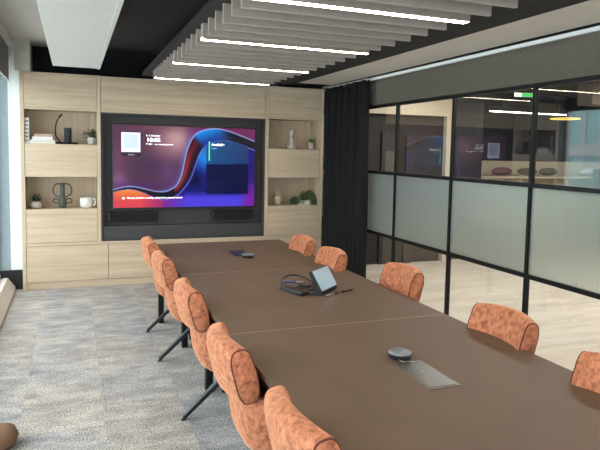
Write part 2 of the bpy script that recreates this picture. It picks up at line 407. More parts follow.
# corridor lights and exit sign
def lin_light(x0, x1, y, z, rz, lb, top=2.9):
    e = empty('linear_light', ((x0+x1)/2, y, z), rz); h = (x1-x0)/2
    m = MB(); m.box(-h, h, -.03, .03, .0, .05, bev=.004); m.build('housing', M_black, e)
    m = MB(); m.box(-h+.01, h-.01, -.024, .024, -.012, .0); m.build('diffuser', M_cled, e)
    for q in (-h*.7, h*.7): m = MB(); m.tube([(q, 0, .05), (q, 0, top-z)], .003, 6); m.build('suspension_wire', M_black, e)
    tag(e, lb, 'light', 'linear lights beyond the glass')
    return e
lin_light(6.29, 7.87, 8.0, 2.44, 0, 'long white linear light hanging before the slate blue wall beyond the glass')
lin_light(6.1, 6.9, 4.9, 2.62, 0, 'short white linear light hanging nearer the glass, behind the bulkhead line')
lin_light(9.0, 10.6, 8.2, 2.62, 0, 'white linear light hanging farthest right beyond the glass')
for k, (x, y) in enumerate(((4.8, 6.6), (4.8, 4.2), (4.8, 1.8), (7.6, 5.6), (7.6, 2.8), (10.2, 4.0))):
    a = area('corridor_fill', (x, y, 2.86), (0, 0, 0), .3, 1.6, 47, (1, .96, .91))  # unseen area lights added to brighten the corridor floor
# exit sign
e = empty('exit_sign', (5.66, 6.5, 2.539)); e.rotation_euler = (0, 0, -.25)
m = MB(); m.box(-.14, .14, -.012, .012, -.027, .027, bev=.003); m.build('sign_box', M_white, e)
m = MB(); m.box(-.045, .136, -.0135, -.0125, -.023, .023); m.build('green_panel', emit('exit_green', (60, 180, 90), .55), e)
m = MB(); m.box(-.136, -.046, -.0135, -.0125, -.023, .023); m.build('white_panel', emit('exit_white', (230, 245, 235), .6), e)
m = MB(); m.box(-.118, -.108, -.0145, -.0135, -.005, .014); m.box(-.123, -.100, -.0145, -.0135, -.002, .004, rot=(0, .5, 0)); m.box(-.12, -.113, -.0145, -.0135, -.020, -.004, rot=(0, .5, 0)); m.box(-.108, -.10, -.0145, -.0135, -.019, -.004, rot=(0, -.6, 0))
m.box(-.116, -.109, -.0145, -.0135, .0145, .021); m.build('running_figure', emit('exit_figure', (40, 150, 70), 1.0), e)
for q in (-.1, .1): m = MB(); m.tube([(q, 0, .025), (q, 0, .36)], .004, 6); m.build('suspension_rod', M_black, e)
tag(e, 'small green and white emergency exit sign hanging beyond the glass', 'sign')
# ring lamp
e = empty('ring_lamp', (8.35, 8.5, 2.41))
m = MB(); m.tube([(.25*math.cos(a), .25*math.sin(a), 0) for a in [2*PI*k/40 for k in range(40)]], .009, 8, closed=True); m.build('ring', emit('amber_glow', (235, 190, 90), 1.4), e)
for a in (0, 2.1, 4.2): m = MB(); m.tube([(.25*math.cos(a), .25*math.sin(a), 0), (0, 0, .48)], .003, 5); m.build('suspension_wire', M_black, e)
tag(e, 'amber glowing ring lamp hanging beyond the glass', 'lamp')
# wood-clad ceiling duct and dark cabinet run further off
b = MB(); b.box(7.6, 8.7, 7.2, 7.5, 2.55, 2.9); b.box(7.9, 8.25, 7.19, 7.2, 2.62, 2.72); o = b.build('ceiling_duct', flat('taupe_duct', (128, 116, 104), .7)); tag(o, 'taupe boxed ceiling duct with vent beyond the glass', 'duct')
b = MB(); b.box(9.3, 12.5, 8.1, 8.7, 0, 1.5, bev=.01)
o = b.build('storage_cupboard', M_dbrown); tag(o, 'low brown storage cupboard far right beyond the glass', 'cupboard')

# ------------------------------------------------------------------ office building outside the windows
M_fac = flat('teal_facade_glass', (186, 232, 234), .4)
M_facw = flat('white_facade_frame', (225, 230, 232), .6)
e = empty('office_building', (-22, 10, -6))
m = MB(); m.box(-4, 0, -22, 26, 0, 12.5); m.build('wall', M_fac, e)
for zi in range(4):
    m = MB(); m.box(-.0, .25, -22, 26, 1.0+zi*3.4, 1.7+zi*3.4); m.build('floor_band', M_facw, e)
for k in range(40): m = MB(); m.box(0, .2, -22+k*1.2, -21.85+k*1.2, 0, 12.5); m.build('mullion', M_facw, e)
tag(e, 'teal glass office building with white floor bands outside the windows', 'building')
b = MB(); b.box(-60, -1.2, -60, 60, -6.1, -6.0); struct(b.build('ground', flat('pale_bounce_ground', (206, 204, 198), .9)))  # ground outside, made pale to bounce daylight up to the ceilings

# ================================================================== MEDIA WALL
CY = 7.75; D = .42
def panel(m, x0, x1, z0, z1, y=CY): m.box(x0, x1, y, y+.019, z0, z1, bev=.0015)
def tower(name, x0, x1, lb, sideL, sideR):
    e = empty(name, ((x0+x1)/2, CY+D/2, .53)); ox, oy, oz = e.location
    def bx(m, a, b_, c, d, p, q, **k): m.box(a-ox, b_-ox, c-oy, d-oy, p-oz, q-oz, **k)
    m = MB()
    bx(m, x0, x0+sideL, CY-.004, CY+D, .56, 2.59)
    bx(m, x1-sideR, x1, CY-.004, CY+D, .56, 2.59)
    bx(m, x0+sideL, x1-sideR, CY+D-.02, CY+D, .56, 2.59)
    bx(m, x0+sideL, x1-sideR, CY, CY+D-.02, 2.570, 2.59)
    m.build('carcass', M_oak_v, e)
    a, c = x0+sideL, x1-sideR
    for z0, z1 in ((2.157, 2.188), (1.737, 1.755), (1.361, 1.380), (.955, .973), (.56, .575)):
        m = MB(); bx(m, a, c, CY+(.002 if z1-z0 > .025 else .02), CY+D-.02, z0, z1); m.build('shelf', M_oak, e)
    for nm, z0, z1 in (('door', 2.191, 2.568), ('drawer_front', 1.362, 1.753), ('drawer_front', .566, .971)):
        m = MB(); bx(m, a+.003, c-.003, CY+.001, CY+.02, z0, z1, bev=.0015); m.build(nm, M_oak, e)
    tag(e, lb, 'cabinet')
    return e
tower('storage_tower', -.572, .317, 'pale oak storage tower left of the screen, nearest the window', .042, .040)
tower('storage_tower.001', 2.425, 3.272, 'pale oak storage tower right of the screen, beside the black curtain', .045, .05)
# overhead cabinet above the screen
e = empty('overhead_cabinet', (1.37, CY+D/2, 2.17)); ox, oy, oz = e.location
m = MB(); m.box(.318-ox, 2.424-ox, CY-oy, CY+D-oy, 2.153-oz, 2.186-oz); m.box(.318-ox, 2.424-ox, CY+.03-oy, CY+D-oy, 2.186-oz, 2.588-oz); m.build('carcass', M_oak, e)
m = MB(); m.box(.321-ox, 2.421-ox, CY+.004-oy, CY+.024-oy, 2.190-oz, 2.586-oz, bev=.0015); m.build('door', M_oak, e)
tag(e, 'long pale oak overhead cabinet above the wall screen', 'cabinet')
# low run of drawers
e = empty('low_cabinet', (1.35, CY+D/2, 0)); ox, oy, oz = e.location
m = MB(); m.box(-.572-ox, -.533-ox, CY-.004-oy, CY+D-oy, 0, .56); m.box(3.225-ox, 3.272-ox, CY-.004-oy, CY+D-oy, 0, .56)
m.box(-.533-ox, 3.225-ox, CY-oy, CY+D-oy, .530, .56); m.box(-.533-ox, 3.225-ox, CY+.03-oy, CY+D-oy, .09, .53); m.build('carcass', M_oak, e)
m = MB(); m.box(-.533-ox, 3.225-ox, CY+.012-oy, CY+.03-oy, 0, .086); m.build('plinth', M_oak, e)
xs = [-.531, .398, 1.34, 2.283, 3.223]
for a, c in zip(xs, xs[1:]):
    m = MB(); m.box(a+.003-ox, c-.003-ox, CY+.001-oy, CY+.02-oy, .09, .526, bev=.0015); m.build('drawer_front', M_oak, e)
tag(e, 'low pale oak drawer unit running under the screen along the wall', 'cabinet')
# dark niche
e = empty('screen_niche', (1.37, CY+.2, .56)); ox, oy, oz = e.location
m = MB(); x0, x1, z0, z1 = .318, 2.424, .561, 2.152
m.box(x0-ox, x1-ox, CY+.13-oy, CY+.16-oy, z0-oz, z1-oz)
m.build('back_panel', M_niche, e)
m = MB(); m.box(x0-ox, x0+.022-ox, CY+.006-oy, CY+.13-oy, z0-oz, z1-oz); m.box(x1-.022-ox, x1-ox, CY+.006-oy, CY+.13-oy, z0-oz, z1-oz)
m.box(x0+.022-ox, x1-.022-ox, CY+.006-oy, CY+.13-oy, z1-.022-oz, z1-oz); m.box(x0+.022-ox, x1-.022-ox, CY+.006-oy, CY+.13-oy, z0-oz, z0+.022-oz)
m.build('surround', M_niche, e)
m = MB(); m.box(x0+.025-ox, x1-.025-ox, CY+.02-oy, CY+.13-oy, z0+.022-oz, .745-oz, bev=.003); m.build('lower_panel', M_niche, e)
tag(e, 'dark graphite recess panel framing the wall screen', 'panel')

# ------------------------------------------------------------------ wall screen
SX0, SX1, SZ0, SZ1, SY = .463, 2.284, .975, 2.008, CY+.03
tv = empty('wall_screen', ((SX0+SX1)/2, SY, (SZ0+SZ1)/2))
ox, oy, oz = tv.location
m = MB(); m.box(SX0-.014-ox, SX1+.014-ox, .0, .05, SZ0-.016-oz, SZ1+.014-oz, bev=.004); m.box(-.5, .5, .05, .098, -.3, .3); m.build('casing', M_blackpl, tv)
for q in (-.37, .42): m = MB(); m.box(q, q+.02, .0, .03, SZ0-.05-oz, SZ0-.014-oz); m.build('bracket', M_blackpl, tv)

def interp(poly, key):
    pass
def seg_d(px, py, poly):
    best = 1e9; side = 0
    for (ax, ay), (bx_, by) in zip(poly, poly[1:]):
        dx, dy = bx_-ax, by-ay; l2 = dx*dx+dy*dy
        t = max(0, min(1, ((px-ax)*dx+(py-ay)*dy)/l2)); qx, qy = ax+t*dx-px, ay+t*dy-py
        d = qx*qx+qy*qy
        if d < best-1e-9: best = d; side = dx*(py-ay)-dy*(px-ax)
    return math.sqrt(best), side
def cr(pts, n=5):
    """smooth curve through points"""
    out = []
    P = [pts[0]]+pts+[pts[-1]]
    for i in range(1, len(P)-2):
        p0, p1, p2, p3 = P[i-1], P[i], P[i+1], P[i+2]
        for k in range(n):
            t = k/n
            out.append(tuple(.5*((2*p1[j])+(-p0[j]+p2[j])*t+(2*p0[j]-5*p1[j]+4*p2[j]-p3[j])*t*t+(-p0[j]+3*p1[j]-3*p2[j]+p3[j])*t**3) for j in range(2)))
    out.append(pts[-1]); return out
outer = cr([(108, 191), (114, 189.5), (122, 187.2), (131, 186.6), (143, 189), (154, 191.6), (163, 191.6), (170, 188.6), (175, 184), (179, 175), (181.5, 164), (184.5, 151), (189, 140.5), (195, 134), (204, 130.8), (215, 130.4), (227, 133), (241, 138), (258, 144.5)])
inner = cr([(108, 194), (118, 190.6), (130, 189.5), (141, 192.5), (150, 196.5), (158, 199.5), (166, 199), (175, 195), (183, 186.5), (189, 176.5), (193, 165), (197.5, 154), (203, 147.3), (212, 143), (224, 142.2), (238, 145.5), (250, 150), (260, 154)])
def mixc(a, c, t): t = max(0, min(1, t)); return tuple(a[i]+(c[i]-a[i])*t for i in range(3))
def blob(c, px, py, cx, cy, rx, ry, col, s=1):
    return mixc(c, col, s*math.exp(-(((px-cx)/rx)**2+((py-cy)/ry)**2)))
def screen_color(px, py):
    do, so = seg_d(px, py, outer); di, si = seg_d(px, py, inner)
    above = so < 0   # image y runs down: negative side is above the outer edge
    below = si > 0
    if above:
        c = (78, 30, 62)
        c = blob(c, px, py, 173, 140, 17, 18, (204, 160, 158), .95)
        c = blob(c, px, py, 160, 152, 12, 12, (150, 100, 110), .5)
        c = blob(c, px, py, 152, 128, 26, 5, (120, 66, 88), .6)
        c = blob(c, px, py, 146, 168, 20, 13, (56, 12, 62), .95)
        c = blob(c, px, py, 118, 160, 7, 20, (112, 50, 92), .7)
        c = blob(c, px, py, 117, 180, 9, 9, (156, 104, 150), .6)
        c = blob(c, px, py, 165, 174, 8, 10, (96, 60, 140), .5)
        c = mixc(c, (112, 38, 92), (px-182)/16)
        c = mixc(c, (110, 130, 230), .75*math.exp(-do/3.2)*max(0, min(1, (200-px)/12))*max(.25, min(1, (px-148)/16)))
        
        c = blob(c, px, py, 140, 186, 30, 5, (70, 20, 110), .5)
        if do < .9: c = mixc((190, 200, 250), c, do/.9)
        return c
    if not below:
        # inside the ribbon
        if px < 160 or (py > 186 and px < 172): c = (14, 12, 30)
        else:
            t = do/(do+di+1e-6)
            red = mixc((104, 20, 36), (16, 8, 22), abs(t-.35)*2.3); red = mixc(red, (190, 62, 58), math.exp(-((t-.22)/.16)**2)*.6*max(0, min(1, (py-146)/16)))
            red = mixc(red, (60, 60, 190), math.exp(-di/1.2)*.7)
            az = mixc((24, 150, 240), (8, 60, 150), t*1.3)
            dk = mixc((16, 60, 130), (14, 12, 30), (px-218)/16)
            c = mixc(red, az, (148-py)/9+(px-197)/8)
            c = mixc(c, dk, (px-210)/16)
        if do < .8: c = mixc((150, 190, 255), c, do/.8)
        if di < .7 and px > 160: c = mixc((110, 130, 250), c, di/.7)
        return c
    # below / right of the inner edge
    if px < 160:
        c = mixc((246, 150, 50), (226, 74, 84), (py-189)/13); c = mixc(c, (150, 40, 120), (px-138)/26)
        c = mixc(c, (200, 80, 140), (118-px)/8*.6)
    else:
        c = (20, 22, 120)
        c = blob(c, px, py, 202, 156, 10, 14, (30, 150, 240), 1)
        c = blob(c, px, py, 193, 180, 7, 8, (4, 8, 50), .9)
        c = blob(c, px, py, 225, 150, 24, 8, (20, 60, 120), .7)
        c = mixc(c, (78, 66, 222), max(0, (py-191)/7) if px > 182 else max(0, (py-194)/6))
        c = mixc(c, (120, 34, 160), max(0, (px-238)/14)*max(0, (py-165)/30))
        c = mixc(c, (44, 24, 110), max(0, (px-246)/8)*.8 if py < 185 else 0)
        c = mixc(c, mixc((130, 40, 150), c, (px-160)/25), (py-192)/4)
    if di < .7 and (px < 200 or px > 246): c = mixc((170, 150, 255), c, di/.7)
    # availability card
    if 204 <= px <= 248 and 139.5 <= py <= 194.5:
        k = (12, 84, 140) if py < 165 else (6, 10, 56)
        c = mixc(c, k, .9)
        if py < 165: c = mixc(c, (30, 50, 100), (px-204)/44*.8)
        if py >= 165 and py > 180 and px < 222: c = mixc(c, (40, 30, 90), .3)
    return c
def screen():
    nx, nz = 240, 136
    W, H = SX1-SX0, SZ1-SZ0
    verts = []; cols = []
    for j in range(nz+1):
        for i in range(nx+1):
            u, v = i/nx, j/nz
            verts.append((-W/2+W*u, -.0015, H/2-H*v))
            # colours as the picture on the display, laid out over a 142 x 83 chart
            px = 113+142*u; top = 124.5+7.0*u; bot = 208.0-2.0*u
            py = top+(bot-top)*v
            cols.append(lin(tuple(max(0, min(255, q)) for q in screen_color(px, py))))
    faces = []
    for j in range(nz):
        for i in range(nx):
            a = j*(nx+1)+i; faces.append((a, a+nx+1, a+nx+2, a+1))
    me = bpy.data.meshes.new('display'); me.from_pydata(verts, [], faces)
    at = me.color_attributes.new('picture', 'FLOAT_COLOR', 'POINT')
    for k, c in enumerate(cols): at.data[k].color = (*c, 1)
    m, nt, bs = newmat('screen_picture')
    ca = N(nt, 'ShaderNodeVertexColor'); ca.layer_name = 'picture'
    bs.inputs['Base Color'].default_value = (.005, .005, .006, 1); bs.inputs['Roughness'].default_value = .12; bs.inputs['Specular IOR Level'].default_value = .12
    L(nt, ca.outputs[0], bs.inputs['Emission Color']); bs.inputs['Emission Strength'].default_value = .76
    me.materials.append(m)
    o = bpy.data.objects.new('display', me); COL.objects.link(o); o.parent = tv
    return o
disp = screen()
def scr_pt(px, py):
    u = (px-113)/142; top = 124.5+7.0*u; bot = 208.0-2.0*u; v = (py-top)/(bot-top)
    return (-(SX1-SX0)/2+(SX1-SX0)*u, (SZ1-SZ0)/2-(SZ1-SZ0)*v)
M_txt = emit('screen_text_white', (245, 245, 252), .9)
def text(name, s, px, py, size, mat=M_txt, bold=0, width=None):
    cu = bpy.data.curves.new(name, 'FONT'); cu.body = s; cu.size = size; cu.offset = bold
    ob = bpy.data.objects.new(name, cu); COL.objects.link(ob)
    bpy.context.view_layer.update()
    me = bpy.data.meshes.new_from_object(ob.evaluated_get(bpy.context.evaluated_depsgraph_get()))
    bpy.data.objects.remove(ob)
    if width:
        xs_ = [v.co.x for v in me.vertices]; w = max(xs_)-min(xs_)
        for v in me.vertices: v.co.x *= width/w
    me.transform(Matrix.Rotation(PI/2, 4, 'X'))
    me.materials.clear(); me.materials.append(mat)
    o = bpy.data.objects.new(name, me); COL.objects.link(o)
    x, z = scr_pt(px, py); o.location = (x, -.003, z); o.parent = tv
    return o
PXM = (SX1-SX0)/142
text('screen_text', 'In 3 October', 144.2, 136.6, .033, width=13.5*PXM, bold=.0006)
text('screen_text', '10:02', 144.4, 141.6, .066, bold=.0022, width=12.5*PXM)
text('screen_text', 'P 401 · no meeting now', 144.2, 144.9, .030, width=26*PXM, bold=.0006)
text('screen_text', 'Available', 209, 146.7, .046, bold=.0016, width=14*PXM)
text('screen_text', 'today', 209, 149.9, .028, mat=emit('screen_text_blue', (130, 200, 255), .7), width=5.5*PXM)
text('screen_text', 'Not now joined to a meeting, call and share personal content', 125.7, 198.8, .032, width=54*PXM, bold=.0008)
x, z = scr_pt(122.5, 198.2)
m = MB(); m.lathe([(0, 0), (.014, 0), (.014, .001), (0, .001)], n=16); o = m.build('screen_icon', M_txt, tv); o.rotation_euler = (PI/2, 0, 0); o.location = (x, -.002, z)
x0, z1 = scr_pt(120.8, 132.2); x1, z0 = scr_pt(138.6, 152.2)
m = MB(); m.box(x0, x1, -.003, -.002, z0, z1); m.build('notice_card', emit('card_lilac', (208, 214, 240), .70), tv)
m = MB(); m.box(x0+.03, x1-.03, -.0036, -.003, z0+.045, z1-.02); m.build('card_field', emit('card_field_lilac', (176, 188, 228), .62), tv)
x0, z1 = scr_pt(120.8, 152.4); x1, z0 = scr_pt(138.6, 156.4)
m = MB(); m.box(x0, x1, -.003, -.002, z0, z1); m.build('card_caption_bar', emit('card_bar_black', (14, 6, 20), .6), tv)
text('screen_text', 'Share', 127.0, 155.2, .028, width=6*PXM)
x0, z1 = scr_pt(206.3, 142.4); x1, z0 = scr_pt(207.4, 161.4)
m = MB(); m.box(x0, x1, -.003, -.002, z0, z1); m.build('status_bar', emit('status_green', (90, 220, 150), .76), tv)
tag(tv, 'large wall screen showing a blue, purple and orange wave picture', 'screen')

for (x0, x1, lb) in ((.40, 1.005, 'low black speaker bar under the left end of the wall screen'), (1.716, 2.284, 'low black speaker bar under the right end of the wall screen')):
    e = empty('speaker_bar', ((x0+x1)/2, CY+.08, .80)); h = (x1-x0)/2
    m = MB(); m.box(-h, h, -.045, .045, 0, .118, bev=.012); m.build('body', M_blackpl, e)
    m = MB(); m.box(-h+.02, h-.02, -.048, -.044, .012, .106, bev=.001); m.build('grille', flat('speaker_cloth', (16, 16, 18), .9, bump=.5), e)
    tag(e, lb, 'speaker')

# ------------------------------------------------------------------ ceiling baffles and light strips
BZ0, BZ1 = 2.497, 2.596
BX0, BX1 = .856, 2.162
pitch_y = 1.2705/6
k = 0
bay = {0: 'nearest the screen wall', 1: 'between the first and second light strips from the screen', 2: 'between the second and third light strips from the screen', 3: 'between the third and fourth light strips from the screen', 4: 'nearer the camera than the fourth light strip'}
y0b = 6.81
proto_b = proto_l = None
def felt_baffle():
    e = MB(); L_ = (BX1-BX0)/2
    e.box(-L_, L_, -.012, .012, -.006, BZ1-BZ0+.014, bev=.003)
    return e.build('ceiling_baffle', M_felt)
for i in range(-1, 46):
    y = y0b-i*pitch_y
    if y < -2.5: break
    if i % 6 == 0:
        n = i//6
        if proto_l is None:
            e = empty('light_strip', ((BX0+BX1)/2, y, BZ0)); L_ = (BX1-BX0)/2
            mm = MB(); mm.box(-L_, L_, -.032, .032, .012, BZ1-BZ0+.010); mm.box(-L_, L_, -.032, -.030, -.0014, .012); mm.box(-L_, L_, .030, .032, -.0014, .012); mm.build('housing', M_felt, e)
            mm = MB(); mm.box(-L_, L_, -.030, .030, 0, .012); mm.build('diffuser', M_led, e)
            proto_l = e; o = e
        else: o = copy_tree(proto_l)
        o.location = ((BX0+BX1)/2, y, BZ0)
        names_ = ['first white light strip from the screen wall, set between ceiling baffles', 'second white light strip from the screen wall, set between ceiling baffles', 'third white light strip from the screen wall, set between ceiling baffles', 'fourth white light strip, the one cut by the top of the picture']
        tag(o, names_[n] if n < 4 else 'white light strip overhead, nearer than the picture shows', 'light', 'light strips in the ceiling baffles')
    else:
        if proto_b is None: proto_b = felt_baffle(); o = proto_b
        else: o = proto_b.copy(); COL.objects.link(o)
        o.location = ((BX0+BX1)/2, y, BZ0)
        n = 0 if i < 0 else min(4, i//6+1)
        tag(o, 'grey felt ceiling baffle '+bay[n], 'ceiling baffle', 'grey felt ceiling baffles')

# white hanging raft
e = empty('ceiling_raft', (.045, 1.6, 2.5))
m = MB(); m.box(-.218, .185, -4.7, 4.74, 0, .06, bev=.004); m.build('panel', M_raft, e)
m = MB(); m.box(.185, .215, -4.7, 4.74, -.006, .07, bev=.003); m.build('edge_trim', M_trim, e)
for yy in (-4, -2, 0, 2, 4): m = MB(); m.tube([(0, yy, .06), (0, yy, .45)], .004, 6); m.build('suspension_wire', M_black, e)
tag(e, 'long white rectangular ceiling raft near the window side', 'ceiling panel')

# blind
e = empty('roller_blind', (-.68, 6.9, 2.47))
m = MB(); m.box(-.002, .002, -.85, .84, .0, .40); m.build('fabric', M_blind, e)
m = MB(); m.tube([(0, -.85, 0), (0, .84, 0)], .010, 8); m.build('bottom_bar', M_trim, e)
m = MB(); m.box(-.06, .05, -.87, .86, .38, .478, bev=.01); m.build('cassette', M_trim, e)
m = MB(); m.tube([(.02, .84, .38), (.02, .84, -1.2)], .003, 6); m.build('chain', M_trim, e)
tag(e, 'grey roller blind rolled most of the way up beside the cabinets', 'blind')
for k in range(1, 6):
    c = copy_tree(e); c.location = (-.68, 6.9-1.75*k, 2.47); tag(c, 'grey roller blind further along the window wall', 'blind', 'blinds along the window wall')

# curtain
def curtain():
    m = MB(); n = 240; y0, y1 = 6.52, 7.70; rows = 24
    bm = m.bm; grid = []
    rnd = [random.uniform(-.4, .4) for _ in range(40)]
    for j in range(rows+1):
        t = j/rows; z = .02+(2.60-.02)*t; row = []
        for i in range(n+1):
            u = i/n
            amp = .030+.028*(1-t)
            ph = u*2*PI*11+.6*math.sin(u*9+1.5*t)+rnd[int(u*38)]*0
            x = 3.315+amp*math.sin(ph)+.012*math.sin(ph*.5+2*t)
            y = y0+(y1-y0)*u*(1)+(.03*math.sin(ph*1.0+PI/2)*(1-t*.4))
            if t < .9: y += 0
            row.append(bm.verts.new((x-3.315, y-7.05, z)))
        grid.append(row)
    for j in range(rows):
        for i in range(n): bm.faces.new((grid[j][i], grid[j][i+1], grid[j+1][i+1], grid[j+1][i]))
    o = m.build('cloth', M_curt, None, smooth=True)
    s = o.modifiers.new('thickness', 'SOLIDIFY'); s.thickness = .003
    return o
e = empty('curtain', (3.315, 7.05, 0)); o = curtain(); o.parent = e
m = MB(); m.box(-.02, .02, -.56, .68, 2.60, 2.612, bev=.002); m.build('track', M_trim, e)
for k in range(13): m = MB(); m.tube([(0, -.51+k*.093, 2.585), (0, -.51+k*.093, 2.602)], .006, 6); m.build('glider', M_trim, e)
tag(e, 'floor-length black pleated curtain drawn beside the oak storage tower', 'curtain')

# ================================================================== TABLE
TX0, TX1 = .772, 2.142; TZ = .74
t = empty('conference_table', (1.457, 2.3, 0)); ox, oy = t.location.x, t.location.y
ty = [6.265, 4.668, 3.06, 1.42, -.15]
for a, c in zip(ty, ty[1:]):
    m = MB(); m.box(TX0-ox, TX1-ox, c+.0015-oy, a-.0015-oy, TZ-.026, TZ, bev=.0015); p = m.build('tabletop', M_table, t)
for c in ty[1:-1]:
    m = MB(); m.box(TX0+.001-ox, TX1-.001-ox, c-.0035-oy, c+.0035-oy, TZ-.02, TZ+.0006); m.build('joint_glint', M_seam, t)  # pale strip paints the glint of the edge bands along each joint
m = MB()
m.box(TX0+.02-ox, TX0+.06-ox, -.05-oy, 6.2-oy, TZ-.11, TZ-.026); m.box(TX1-.06-ox, TX1-.02-ox, -.05-oy, 6.2-oy, TZ-.11, TZ-.026)
for c in (6.18, 4.668, 3.06, 1.42, -.05): m.box(TX0+.06-ox, TX1-.06-ox, c-.03-oy, c+.03-oy, TZ-.09, TZ-.026)
m.build('underframe', M_black, t)
for c, ins in ((5.93, .026), (5.13, .12), (4.12, .12), (2.2, .12), (.15, .032)):
    for x in (TX0+ins, TX1-ins):
        m = MB(); m.box(x-.025-ox, x+.025-ox, c-.03-oy, c+.03-oy, 0, TZ-(.11 if ins < .1 else .027), bev=.003); m.build('leg', M_black, t)
for c in (4.25, 2.15):
    m = MB(); m.box(1.29-ox, 1.62-ox, c-.11-oy, c+.11-oy, 0, TZ-.026, bev=.004); m.build('cable_pedestal', M_black, t)
# cable hatches let into the top
M_hatch = flat('smoked_hatch_metal', (74, 69, 64), .3, metal=.7)
M_hrim = flat('bronze_hatch_rim', (112, 102, 92), .4, metal=.6)
M_hatchd = flat('dark_hatch', (48, 47, 50), .35, metal=.3)
for (x0, x1, y0, y1, mt, rim) in ((1.385, 1.540, 2.068, 2.395, M_hatch, M_hrim), (1.395, 1.552, 5.35, 5.63, M_hatchd, M_hatchd)):
    m = MB(); m.box(x0-ox, x1-ox, y0-oy, y1-oy, TZ-.02, TZ+.003, bev=.001); h = m.build('cable_hatch', rim, t)
    m = MB(); m.box(x0+.010-ox, x1-.010-ox, y0+.014-oy, y1-.010-oy, TZ-.01, TZ+.0045, bev=.001); fl = m.build('flap', mt, h)
    m = MB(); m.lathe([(0, 0), (.006, 0), (.006, .002), (0, .003)], c=((x0+x1)/2-ox, (y0+y1)/2+.02-oy, TZ+.0045), n=12); m.build('lock', M_silver, h)
tag(t, 'long brown conference table made of joined taupe tops on black legs', 'table')

# ================================================================== CHAIRS
def chair():
    e = empty('meeting_chair')
    # curved backrest pad: rings along y
    def backring(y, grow=1.0, th=.108):
        w = .218; q = (y/w); xo = .048*q*q
        pts = []
        n = 26
        h = .272
        for k in range(n):
            a = 2*PI*k/n
            # stadium-like section, long axis leaning back
            ca, sa = math.cos(a), math.sin(a)
            ex = .62
            lx = (abs(ca)**ex)*(1 if ca > 0 else -1)*th/2*grow
            lz = (abs(sa)**ex)*(1 if sa > 0 else -1)*(h/2-(1-grow)*.05)
            lean = math.radians(13)
            x = lx*math.cos(lean)-lz*math.sin(lean); z = lx*math.sin(lean)+lz*math.cos(lean)
            # slightly dropped top towards the ends
            z -= (.018*q*q if lz > 0 else 0)
            pts.append((-.340+xo+x, y, .762+z))
        return pts
    rings = []
    W = .218
    ys_ = [-W, -W+.003, -W+.010, -W+.022] + [-.17+.34*k/10 for k in range(11)] + [W-.022, W-.010, W-.003, W]
    for y in ys_:
        d = W-abs(y); g = 1.0 if d > .02 else .86+.14*math.sqrt(max(0, 1-((.022-d)/.022)**2))
        rings.append(backring(y, g))
    m = MB(); m.loft(rings); m.build('backrest', M_velvet, e, smooth=True)
    for s in (-1, 1):
        m = MB(); m.tube(backring(s*(W-.004), .90), .0045, 6, closed=True); m.build('piping', M_piping, e, smooth=True)
    # tub shell: superellipse plan
    def plan(sc, z, n=40, zr=0):
        pts = []
        for k in range(n):
            a = 2*PI*k/n; ca, sa = math.cos(a), math.sin(a)
            ex = .68
            x = (abs(ca)**ex)*(1 if ca > 0 else -1)*.272; y = (abs(sa)**ex)*(1 if sa > 0 else -1)*.25
            x = x*sc-.012; y = y*sc
            # back leans outward, rim drops to the front
            zz = z-(zr*max(0, (x+.16))/.45)
            if x < 0: x -= .022*max(0, (z-.42)/.23)
            pts.append((x, y, zz))
        return pts
    m = MB()
    prof = [(.55, .335, 0), (.74, .345, 0), (.86, .37, 0), (.94, .41, 0), (.985, .46, 0), (1.0, .52, .05), (1.0, .58, .10), (.985, .62, .13), (.955, .640, .14), (.90, .642, .14), (.85, .622, .13), (.82, .56, .08), (.80, .48, .02), (.5, .475, 0)]
    m.loft([plan(a, z, zr=zr) for a, z, zr in prof]); m.build('tub_shell', M_velvet, e, smooth=True)
    m = MB(); prof = [(.5, .46, 0), (.76, .462, 0), (.79, .475, 0), (.79, .495, 0), (.76, .515, 0), (.6, .525, 0), (.2, .528, 0)]
    m.loft([plan(a, z, zr=zr) for a, z, zr in prof]); m.build('seat_cushion', M_velvet, e, smooth=True)
    m = MB(); m.tube(plan(.958, .643, zr=.14), .004, 6, closed=True); m.build('piping', M_piping, e, smooth=True)
    # black star base
    m = MB(); m.lathe([(0, .29), (.05, .29), (.06, .30), (.13, .325), (.14, .345), (0, .345)], n=20); m.build('hub', M_leg, e, smooth=False)
    for k in range(4):
        a = k*PI/2; ca, sa = math.cos(a), math.sin(a)
        m = MB()
        p0 = Vector((.04*ca, .04*sa, .315)); p1 = Vector((.352*ca, .352*sa, .008))
        px = Vector((-sa, ca, 0))
        def sec(p, w, h): return [tuple(p+px*w), tuple(p-px*w), tuple(p-px*w+Vector((0, 0, -h))), tuple(p+px*w+Vector((0, 0, -h)))]
        m.hexa(sec(p0, .021, .040), sec(p1+Vector((0, 0, .02)), .017, .030)); 
        lg = m.build('leg', M_leg, e)
        m = MB(); m.lathe([(0, 0), (.013, 0), (.013, .006), (0, .006)], c=(p1.x, p1.y, 0), n=12); m.build('foot_glide', M_leg, lg)
    return e
proto = chair()
